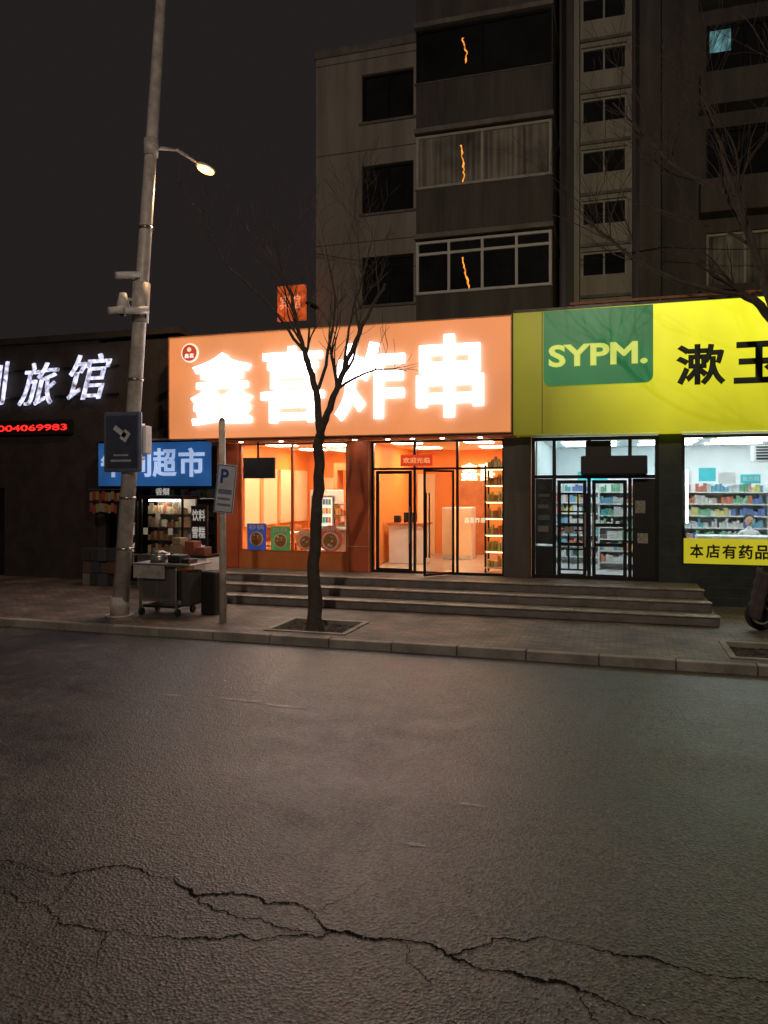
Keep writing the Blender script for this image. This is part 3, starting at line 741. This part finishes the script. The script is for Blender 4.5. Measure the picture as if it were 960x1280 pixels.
boxes('case_shelves', [(-10.3, -9.3, -.9, -.5, z, z + .015) for z in (1.2, 1.5, 1.8)], M['steel'], ks)
box('case_back', -10.3, -9.3, -.49, -.47, .9, 2.14, M['white'], ks)
gb, gc = [], []
for z in (.902, 1.217, 1.517, 1.817):
    x = -10.28
    while x < -9.4:
        wd = rnd.uniform(.05, .11); gb.append((x, x + wd - .01, -.9, -.65, z, z + rnd.uniform(.1, .24))); gc.append(rnd.choice([(.8, .6, .35), (.7, .4, .25), (.85, .8, .7), (.5, .4, .32), (.7, .2, .12)])); x += wd
boxes('case_goods', gb, attr, ks, 0, gc)
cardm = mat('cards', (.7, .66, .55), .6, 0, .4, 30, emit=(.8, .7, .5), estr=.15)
boxes('price_cards', [(-10.25 + i * .16, -10.14 + i * .16, -1.125, -1.115, 1.35 + (i * 7 % 4) * .19, 1.5 + (i * 7 % 4) * .19) for i in range(6)], cardm, ks)
glyphs('case_text', '香烟', -9.95, -9.6, 2.235, 2.4, -1.1, tw, ks, .01, .02)
bl = root('goods_crates')
gb, gc = [], []
for i in range(12):
    x = -12.0 + (i % 4) * .24 + rnd.uniform(-.02, .02); z = .124 + (i // 4) * .29
    gb.append((x, x + .22, -1.0 + rnd.uniform(-.08, .08), -.6, z, z + .28)); gc.append(rnd.choice([(.16, .12, .08), (.06, .06, .06), (.26, .25, .22), (.18, .08, .04), (.08, .09, .13)]))
boxes('crates', gb, attr, bl, .01, gc)
hg = root('hanging_snack_packs')
gb, gc = [], []
for i in range(22):
    x = -11.95 + (i % 11) * .085; z = 2.1 - (i // 11) * .28 + rnd.uniform(-.03, .03)
    gb.append((x, x + .07, -.8, -.78, z, z + .2)); gc.append(rnd.choice([(.5, .2, .08), (.4, .38, .32), (.4, .08, .06), (.4, .34, .14)]))
boxes('packs', gb, attr, hg, 0, gc)
boxes('rail', [(-12.0, -11.0, -.79, -.77, 2.36, 2.38)], M['steel'], hg)
# freezer chest and stacked cartons beside the kiosk
fz = root('freezer_chest')
boxes('chest', [(-9.1, -8.98 + .9, -2.1, -1.5, .18, .95)], M['white'], fz, .03)
boxes('lid', [(-9.1, -8.08, -2.12, -1.48, .955, 1.0)], M['alu'], fz, .01)
boxes('feet', [(x, x + .06, -2.05, -1.6, .12, .18) for x in (-9.05, -8.2)], M['black'], fz)
gb, gc = [], []
for (x, z, w_, h) in ((-9.0, 1.003, .3, .2), (-8.65, 1.003, .22, .28), (-8.38, 1.003, .2, .16), (-8.95, 1.21, .2, .14)):
    gb.append((x, x + w_, -2.0, -1.7, z, z + h)); gc.append(rnd.choice([(.4, .3, .2), (.5, .47, .4), (.35, .1, .06)]))
boxes('cartons', gb, attr, fz, .008, gc)

# ---------------------------------------------------------------- food cart
fc = root('food_cart')
boxes('body', [(-8.2, -7.42, -4.25, -3.65, .38, .98)], M['steel'], fc, .02)
boxes('lower_tray', [(-8.16, -7.46, -4.2, -3.7, .26, .30)], M['alu'], fc, .01)
boxes('top', [(-8.3, -7.1, -4.33, -3.58, 1.02, 1.06)], M['steel'], fc, .012)
boxes('legs', [(x, x + .04, y, y + .04, .2, 1.018) for x in (-8.2, -7.46) for y in (-4.24, -3.7)], M['steel'], fc)
for x in (-8.18, -7.44):
    for y in (-4.2, -3.7):
        cyl('wheel', (x - .01, y, .19), (x + .04, y, .19), .068, .068, M['rubber'], fc, 16)
boxes('rail', [(-8.28, -7.12, -4.31, -4.29, 1.2, 1.22), (-8.28, -8.26, -4.31, -4.29, 1.06, 1.2), (-7.14, -7.12, -4.31, -4.29, 1.06, 1.2)], M['steel'], fc)
cyl('pot', (-7.95, -3.95, 1.062), (-7.95, -3.95, 1.22), .17, .18, M['steel'], fc)
cyl('pot_lid', (-7.95, -3.95, 1.222), (-7.95, -3.95, 1.26), .185, .05, M['steel'], fc)
boxes('tray_goods', [(-7.7, -7.45, -4.1, -3.8, 1.062, 1.2), (-7.4, -7.2, -4.15, -3.9, 1.062, 1.14)], M['black'], fc, .02)
box('side_bin', -7.15, -6.85, -3.9, -3.55, .124, .9, M['black'], fc, .03)
boxes('side_bag', [(-7.38, -7.2, -4.2, -3.7, .3, .92)], mat('bag_cloth', (.06, .055, .05), .9, 0, .3, 9, .5), fc, .05)
boxes('panel_lines', [(-8.1, -7.85, -4.262, -4.252, .45, .9), (-7.78, -7.52, -4.262, -4.252, .45, .9)], mat('cart_panel', (.3, .29, .27), .3, .8), fc, .003)
box('cloth', -8.24, -7.6, -4.345, -4.335, .8, 1.03, mat('cart_cloth', (.35, .33, .3), .9, 0, .4, 6, .5), fc)

# ---------------------------------------------------------------- street lamps
def street_lamp(base, top, armz, head, power, kind, col, bcol, bs):
    r = root('street_lamp')
    base, top, head = Vector(base), Vector(top), Vector(head)
    cyl('pole', base, top, .145, .085, M['galv'], r, 24)
    cyl('base_flange', base, base + Vector((0, 0, .03)), .24, .24, M['galv'], r, 20)
    cyl('base_collar', base + Vector((0, 0, .03)), base + Vector((0, 0, .35)), .17, .155, M['galv'], r, 20)
    k = (armz - base.z) / (top.z - base.z); a = base.lerp(top, k)
    dv = (head - a); mid = a + dv * .5 + Vector((0, 0, .12))
    cyl('arm_lower', a, mid, .035, .03, M['galv'], r, 12); cyl('arm_upper', mid, head, .03, .028, M['galv'], r, 12)
    cyl('arm_collar', a - Vector((0, 0, .15)), a + Vector((0, 0, .15)), .125, .125, M['galv'], r, 20)
    dn = dv.copy(); dn.z = 0; dn.normalize(); q = math.atan2(dn.y, dn.x)
    h = sphere('lamp_housing', (0, 0, 0), .28, M['galv'], r, (1, .5, .16)); h.location = head + dn * .2; h.rotation_euler = (0, 0, q)
    b = sphere('lamp_glass', (0, 0, 0), .23, emis('lamp_glass', bcol, bs, 0), r, (1, .5, .20)); b.location = head + dn * .22 - Vector((0, 0, .04)); b.rotation_euler = (0, 0, q)
    li = bpy.data.lights.new('lamp_light', kind); li.energy = power; li.color = col; li.shadow_soft_size = .12
    if kind == 'SPOT': li.spot_size = math.radians(165); li.spot_blend = .6
    lo = bpy.data.objects.new('lamp_light', li); COL.objects.link(lo); lo.parent = r; lo.location = head + dn * .22 - Vector((0, 0, .28))
street_lamp((-8.46, -4.43, .12), (-7.68, -4.2, 12.2), 8.46, (-7.80, -2.85, 8.74), 420, 'SPOT', (1, .62, .33), (1, .40, .07), 14)
street_lamp((-1.0, -22.5, .12), (-1.0, -22.5, 13), 10.8, (-1.0, -19.6, 11.2), 2350, 'POINT', (1, .80, .63), (1, .7, .4), 20)
def px(z): k = (z - .12) / 12.08; return -8.46 + .78 * k, -4.43 + .23 * k
X, Y = px(3.2)
ad1 = root('pole_advert_panel')
boxes('frame', [(X - .42, X + .34, Y - .22, Y - .15, 2.68, 3.74)], mat('advert_frame', (.16, .2, .28), .4, .3), ad1, .03)
box('face', X - .36, X + .28, Y - .228, Y - .222, 2.75, 3.67, mat('advert_face', (.06, .07, .11), .3), ad1)
ar = boxes('arrow', [(-.2, .08, 0, .004, -.04, .05), (.0, .14, 0, .004, -.09, .10)], mat('advert_white', (.6, .62, .66), .5), ad1)
ar.location = (X - .02, Y - .236, 3.35); ar.rotation_euler = (0, math.radians(35), 0)
boxes('advert_lines', [(X - .26, X + .16, Y - .234, Y - .23, 2.86, 2.9), (X - .2, X + .1, Y - .234, Y - .23, 2.96, 2.99)], mat('advert_white2', (.4, .42, .46), .5), ad1)
boxes('clamps', [(X - .17, X + .17, Y - .15, Y + .16, 2.9, 2.95), (X - .17, X + .17, Y - .15, Y + .16, 3.5, 3.55)], M['steel'], ad1)
eb = root('electrical_box'); boxes('box', [(X + .18, X + .36, Y - .1, Y + .1, 3.0, 3.5)], M['white'], eb, .02); boxes('strap', [(X - .16, X + .18, Y - .02, Y + .02, 3.2, 3.24)], M['steel'], eb)
X, Y = px(5.7)
sc = root('surveillance_cameras')
cyl('bracket', (X, Y, 5.75), (X - .3, Y - .12, 5.75), .025, .025, M['galv'], sc, 10)
cyl('collar', (X - .02, Y, 5.35), (X + .02, Y, 6.05), .15, .15, M['galv'], sc, 20)
cyl('dome_top', (X - .28, Y - .12, 5.62), (X - .28, Y - .12, 5.86), .12, .06, M['white'], sc, 20)
sphere('dome', (X - .28, Y - .12, 5.6), .115, M['white'], sc)
sphere('dome_lens', (X - .28, Y - .14, 5.53), .085, M['black'], sc)
for i, (dx, dz) in enumerate(((-.05, .38), (.12, -.25), (-.2, -.22))):
    cyl('bullet_camera', (X + dx + .1, Y - .1, 5.75 + dz + .04), (X + dx - .16, Y - .42, 5.75 + dz - .04), .06, .065, M['white'], sc, 16)
    cyl('bullet_stalk', (X, Y, 5.75 + dz - .05), (X + dx, Y - .2, 5.75 + dz - .04), .018, .018, M['galv'], sc, 8)
cyl('cable', (X + .14, Y - .05, 5.4), (X + .12, Y - .02, 6.3), .012, .012, M['black'], sc, 6)
bd = root('pole_bands')
for z in (1.3, 2.2, 4.3, 7.0):
    a_, b_ = px(z); cyl('band', (a_, b_, z), (a_, b_, z + .05), .15 - z * .003, .15 - z * .003, M['steel'], bd, 20)

# parking sign
pk = root('parking_sign')
cyl('post', (-6.38, -4.47, .12), (-6.40, -4.47, 3.55), .062, .055, M['galv'], pk, 18)
cyl('cap', (-6.40, -4.47, 3.55), (-6.40, -4.47, 3.60), .06, .02, M['galv'], pk, 18)
pb = box('board', -.17, .17, -.01, .01, 0, .82, mat('parking_board', (.55, .58, .62), .5), pk, .006)
pbt = glyphs('letter_p', 'P', -.10, .04, .5, .74, -.016, mat('sign_blue_paint', (.03, .08, .32), .45), pk, .003, .03)
pbl = boxes('text_lines', [(-.12, .12, -.016, -.011, .32, .40), (-.12, .1, -.016, -.011, .22, .26), (-.12, .12, -.016, -.011, .12, .16)], mat('sign_grey_text', (.16, .2, .3), .5), pk)
pbf = frame('border', -.16, .16, .015, .805, -.015, .012, .004, mat('sign_blue_edge', (.04, .09, .3), .4), pk)
for o in (pb, pbt, pbl, pbf):
    o.location = (-6.33, -4.56, 1.98); o.rotation_euler = (0, math.radians(6), math.radians(8))
boxes('clamps', [(-6.47, -6.31, -4.55, -4.42, 2.15, 2.19), (-6.47, -6.31, -4.55, -4.42, 2.6, 2.64)], M['steel'], pk)

cb = root('overhead_cables')
def cable(a, b, sag, r=.012):
    a, b = Vector(a), Vector(b); P = [a.lerp(b, i / 14) - Vector((0, 0, sag * 4 * (i / 14) * (1 - i / 14))) for i in range(15)]
    for p, q in zip(P, P[1:]): cyl('cable', p, q, r, r, M['black'], cb, 6)
cable((-9.2, 6.6, 9.9), (1.2, 5.8, 8.9), .5); cable((1.2, 5.8, 8.9), (12, 6.0, 9.6), .6); cable((-1.6, 4.2, 6.6), (9, -.1, 6.3), .35)

# ---------------------------------------------------------------- trees
bark = mat('bark', (.075, .06, .048), .9, 0, .35, 12, .6, 40)
def make_tree(name, limbs, seed):
    R = random.Random(seed)
    cu = bpy.data.curves.new(name, 'CURVE'); cu.dimensions = '3D'; cu.bevel_depth = 1.0; cu.bevel_resolution = 1; cu.use_fill_caps = True
    def spline(pts, rad):
        s = cu.splines.new('POLY'); s.points.add(len(pts) - 1)
        for p, q, r in zip(s.points, pts, rad): p.co = (*q, 1); p.radius = r
    def grow(p, d, L, r, lev):
        n = max(4, int(L / .16)); pts = [p.copy()]; rad = [r]
        dd = d.normalized()
        for i in range(n):
            dd = (dd + Vector((R.gauss(0, .13), R.gauss(0, .13), R.gauss(.03, .10)))).normalized()
            p = p + dd * (L / n); pts.append(p.copy()); rad.append(max(.003, r * (1 - .75 * (i + 1) / n)))
        spline(pts, rad)
        if lev <= 0: return
        m = {3: 5, 2: 4, 1: 3}[lev]
        for k in range(m):
            i = R.randint(max(1, n // 5), n)
            a = R.uniform(0, 6.28); t = Vector((math.cos(a), math.sin(a), R.uniform(.0, .9)))
            nd = (pts[i] - pts[i - 1]).normalized() * 1.0 + t * R.uniform(.5, 1.0)
            grow(pts[i], nd, L * R.uniform(.45, .75), rad[i] * .65, lev - 1)
    for pts, r0, r1, nb, lev, bl in limbs:
        P = [Vector(p) for p in pts]
        Q = []; n = len(P)
        for i in range(n - 1):
            a, b = P[i], P[i + 1]; pa = P[i - 1] if i else a; pb_ = P[i + 2] if i + 2 < n else b
            for k in range(6):
                t = k / 6
                q = .5 * ((2 * a) + (b - pa) * t + (2 * pa - 5 * a + 4 * b - pb_) * t * t + (3 * a - pa - 3 * b + pb_) * t ** 3)
                Q.append(q + Vector((R.gauss(0, .014), R.gauss(0, .014), 0)))
        Q.append(P[-1])
        rad = [(r0 + (r1 - r0) * i / (len(Q) - 1)) * R.uniform(.94, 1.07) for i in range(len(Q))]
        if r0 > .1: rad[0] *= 1.5; rad[1] *= 1.2
        spline(Q, rad)
        for k in range(nb):
            i = R.randint(int(len(Q) * .3), len(Q) - 1)
            a = R.uniform(0, 6.28); t = Vector((math.cos(a), math.sin(a), R.uniform(.3, 1.2)))
            nd = (Q[i] - Q[i - 1]).normalized() + t * .8
            grow(Q[i], nd, bl * R.uniform(.7, 1.2), rad[i] * .5, lev)
    o = bpy.data.objects.new(name + '_c', cu); COL.objects.link(o); bpy.context.view_layer.update()
    me = bpy.data.meshes.new_from_object(o.evaluated_get(bpy.context.evaluated_depsgraph_get())); bpy.data.objects.remove(o)
    for p in me.polygons: p.use_smooth = True
    me.materials.clear()
    return add(name, me, bark, None)
tx, ty = -4.72, -4.4
make_tree('bare_tree', [
    ([(tx, ty, .05), (tx - .03, ty, 1.0), (tx + .03, ty, 2.2), (tx + .06, ty, 3.2)], .135, .09, 0, 0, 0),
    ([(tx + .06, ty, 3.15), (tx - .02, ty + .1, 3.9), (tx - .25, ty + .2, 4.6), (tx - .42, ty + .3, 5.0), (tx - .75, ty + .5, 6.0)], .075, .024, 6, 2, 1.3),
    ([(tx + .06, ty, 3.15), (tx + .25, ty - .1, 3.6), (tx + .5, ty - .1, 4.2), (tx + .85, ty - .1, 5.0), (tx + 1.25, ty - .2, 5.6)], .075, .022, 6, 2, 1.3),
    ([(tx - .05, ty + .1, 3.9), (tx + .05, ty + .4, 4.6), (tx + .1, ty + .6, 5.5), (tx - .1, ty + .7, 6.6)], .035, .012, 5, 2, 1.1),
    ([(tx - .3, ty + .2, 4.7), (tx - .9, ty + .1, 5.5), (tx - 1.7, ty, 6.3), (tx - 2.1, ty, 7.2)], .028, .008, 6, 1, 1.1),
    ([(tx + .5, ty - .1, 4.2), (tx + .6, ty + .1, 5.2), (tx + .9, ty + .2, 6.4)], .03, .01, 4, 2, 1.1),
], 5)
tx, ty = 2.55, -4.35
make_tree('bare_tree', [
    ([(tx, ty, .05), (tx + .02, ty, 1.3), (tx + .0, ty, 2.6), (tx - .22, ty, 3.7), (tx - .42, ty, 4.7)], .16, .11, 0, 0, 0),
    ([(tx - .42, ty, 4.65), (tx - .8, ty - .1, 5.05), (tx - 1.4, ty - .2, 5.2), (tx - 2.2, ty - .2, 5.6), (tx - 3.0, ty, 6.4)], .065, .013, 8, 2, 1.6),
    ([(tx - .42, ty, 4.65), (tx - .6, ty + .2, 5.5), (tx - .9, ty + .3, 6.6), (tx - 1.3, ty + .3, 8.0)], .08, .018, 9, 2, 1.7),
    ([(tx - .42, ty, 4.65), (tx - .1, ty, 5.6), (tx + .1, ty - .2, 6.9), (tx + .0, ty - .3, 8.6)], .075, .018, 8, 2, 1.7),
    ([(tx - .25, ty, 3.9), (tx + .4, ty, 4.7), (tx + 1.0, ty, 5.8)], .05, .015, 4, 2, 1.4),
    ([(tx - .9, ty + .3, 6.6), (tx - 1.8, ty + .3, 7.2), (tx - 2.6, ty + .3, 8.2)], .035, .010, 6, 2, 1.4),
], 11)

# ---------------------------------------------------------------- parked scooter at the right
def scooter(x, y):
    r = root('parked_scooter')
    body = mat('scooter_paint', (.05, .045, .045), .4, 0, .2)
    for dx in (0, 1.2):
        torus('tyre', (x + dx, y, .37), .2, .05, M['rubber'], r, 'Y'); disc('hub', (x + dx, y, .37), .12, M['alu'], r, 'Y', .06)
    boxes('footboard', [(x + .35, x + .85, y - .13, y + .13, .38, .46)], body, r, .03)
    boxes('rear_body', [(x + .75, x + 1.4, y - .14, y + .14, .5, .78)], body, r, .06)
    boxes('seat', [(x + .7, x + 1.35, y - .13, y + .13, .785, .9)], M['black'], r, .05)
    boxes('leg_shield', [(x + .22, x + .32, y - .2, y + .2, .4, 1.05)], body, r, .04)
    cyl('fork', (x, y, .37), (x + .25, y, 1.1), .03, .03, M['steel'], r, 10)
    cyl('handlebar', (x + .25, y - .32, 1.15), (x + .25, y + .32, 1.15), .018, .018, M['black'], r, 10)
    sphere('headlight', (x + .18, y, 1.05), .09, M['steel'], r, (.8, 1, 1))
    for s in (-1, 1):
        cyl('mirror_stem', (x + .25, y + s * .22, 1.15), (x + .28, y + s * .28, 1.35), .008, .008, M['black'], r, 8)
        disc('mirror', (x + .28, y + s * .28, 1.39), .06, M['black'], r, 'X', .02)
    bm = bmesh.new(); bmesh.ops.create_grid(bm, x_segments=14, y_segments=14, size=.5)
    for v in bm.verts:
        u, w_ = v.co.x, v.co.y
        v.co = Vector((x + .1 - .16 * (.5 - w_) + .012 * math.sin(w_ * 25), y + u * .75, .72 + w_ * .75 + .03 * math.cos(u * 9)))
        v.co.x -= .12 * (1 - (2 * u) ** 2)
    me = bpy.data.meshes.new('quilt'); bm.to_mesh(me); bm.free()
    for p in me.polygons: p.use_smooth = True
    q = add('quilt', me, mat('quilt', (.045, .036, .036), .9, 0, .4, 9, .4), r)
    sd = q.modifiers.new('s', 'SOLIDIFY'); sd.thickness = .03
scooter(2.22, -2.6)

# ---------------------------------------------------------------- pharmacist seated inside the window
def person(x, y, z):
    r = root('pharmacist')
    V = [(0, 0, 0), (0, 0, .2), (0, -.02, .42), (0, -.02, .5), (0, -.03, .57), (.17, 0, .42), (.25, -.04, .2), (.2, -.25, .1), (-.17, 0, .42), (-.25, -.04, .2), (-.2, -.25, .1), (.1, -.38, -.02), (-.1, -.38, -.02), (.1, -.38, -.4), (-.1, -.38, -.4)]
    E = [(0, 1), (1, 2), (2, 3), (3, 4), (2, 5), (5, 6), (6, 7), (2, 8), (8, 9), (9, 10), (0, 11), (0, 12), (11, 13), (12, 14)]
    RR = [.15, .14, .12, .055, .05, .06, .045, .035, .06, .045, .035, .08, .08, .05, .05]
    me = bpy.data.meshes.new('body'); me.from_pydata([(x + a, y + b, z + c) for a, b, c in V], E, [])
    o = add('body', me, mat('white_coat', (.75, .77, .78), .8), r)
    o.modifiers.new('skin', 'SKIN'); s = o.modifiers.new('sub', 'SUBSURF'); s.levels = s.render_levels = 2
    for i, v in enumerate(me.skin_vertices[0].data): v.radius = (RR[i], RR[i] * .8); v.use_root = (i == 0)
    skin = mat('skin', (.55, .34, .25), .5, 0, .05)
    sphere('head', (x, y - .04, z + .68), .1, skin, r, (.85, .95, 1.2))
    sphere('hair', (x, y - .005, z + .725), .108, M['black'], r, (.92, .98, 1.05))
    sphere('nose', (x, y - .14, z + .67), .016, skin, r, (.8, 1, 1.3))
    for s in (-1, 1): sphere('eye', (x + s * .035, y - .128, z + .69), .011, M['black'], r); sphere('ear', (x + s * .086, y - .03, z + .68), .02, skin, r, (.5, .8, 1.3))
    box('mouth', x - .022, x + .022, y - .135, y - .125, z + .625, z + .632, mat('lips', (.4, .12, .1), .5), r)
    for s in (-1, 1):
        for k in range(4):
            cyl('finger', (x + s * (.2 - .03 + k * .019), y - .27, z + .1), (x + s * (.19 - .03 + k * .017), y - .335 - (.012 if k in (1, 2) else 0), z + .08), .009, .007, skin, r, 8)
        cyl('thumb', (x + s * .165, y - .25, z + .1), (x + s * .135, y - .29, z + .09), .010, .008, skin, r, 8)
    boxes('chair', [(x - .22, x + .22, y - .2, y + .2, z - .17, z - .12), (x - .2, x + .2, y + .2, y + .24, z - .1, z + .35), (x - .03, x + .03, y - .03, y + .03, FL, z - .17)], M['black'], r, .01)
person(2.7, 1.75, 1.03)

# ---------------------------------------------------------------- camera
cam = bpy.data.cameras.new('camera'); co = bpy.data.objects.new('camera', cam); COL.objects.link(co)
co.location = (0, -16, 2.4); co.rotation_euler = (math.radians(90), 0, math.radians(17))
cam.sensor_fit = 'VERTICAL'; cam.sensor_height = 36; cam.lens = 26.72; cam.shift_y = -0.0234; cam.clip_end = 1500; cam.clip_start = .05
scene.camera = co
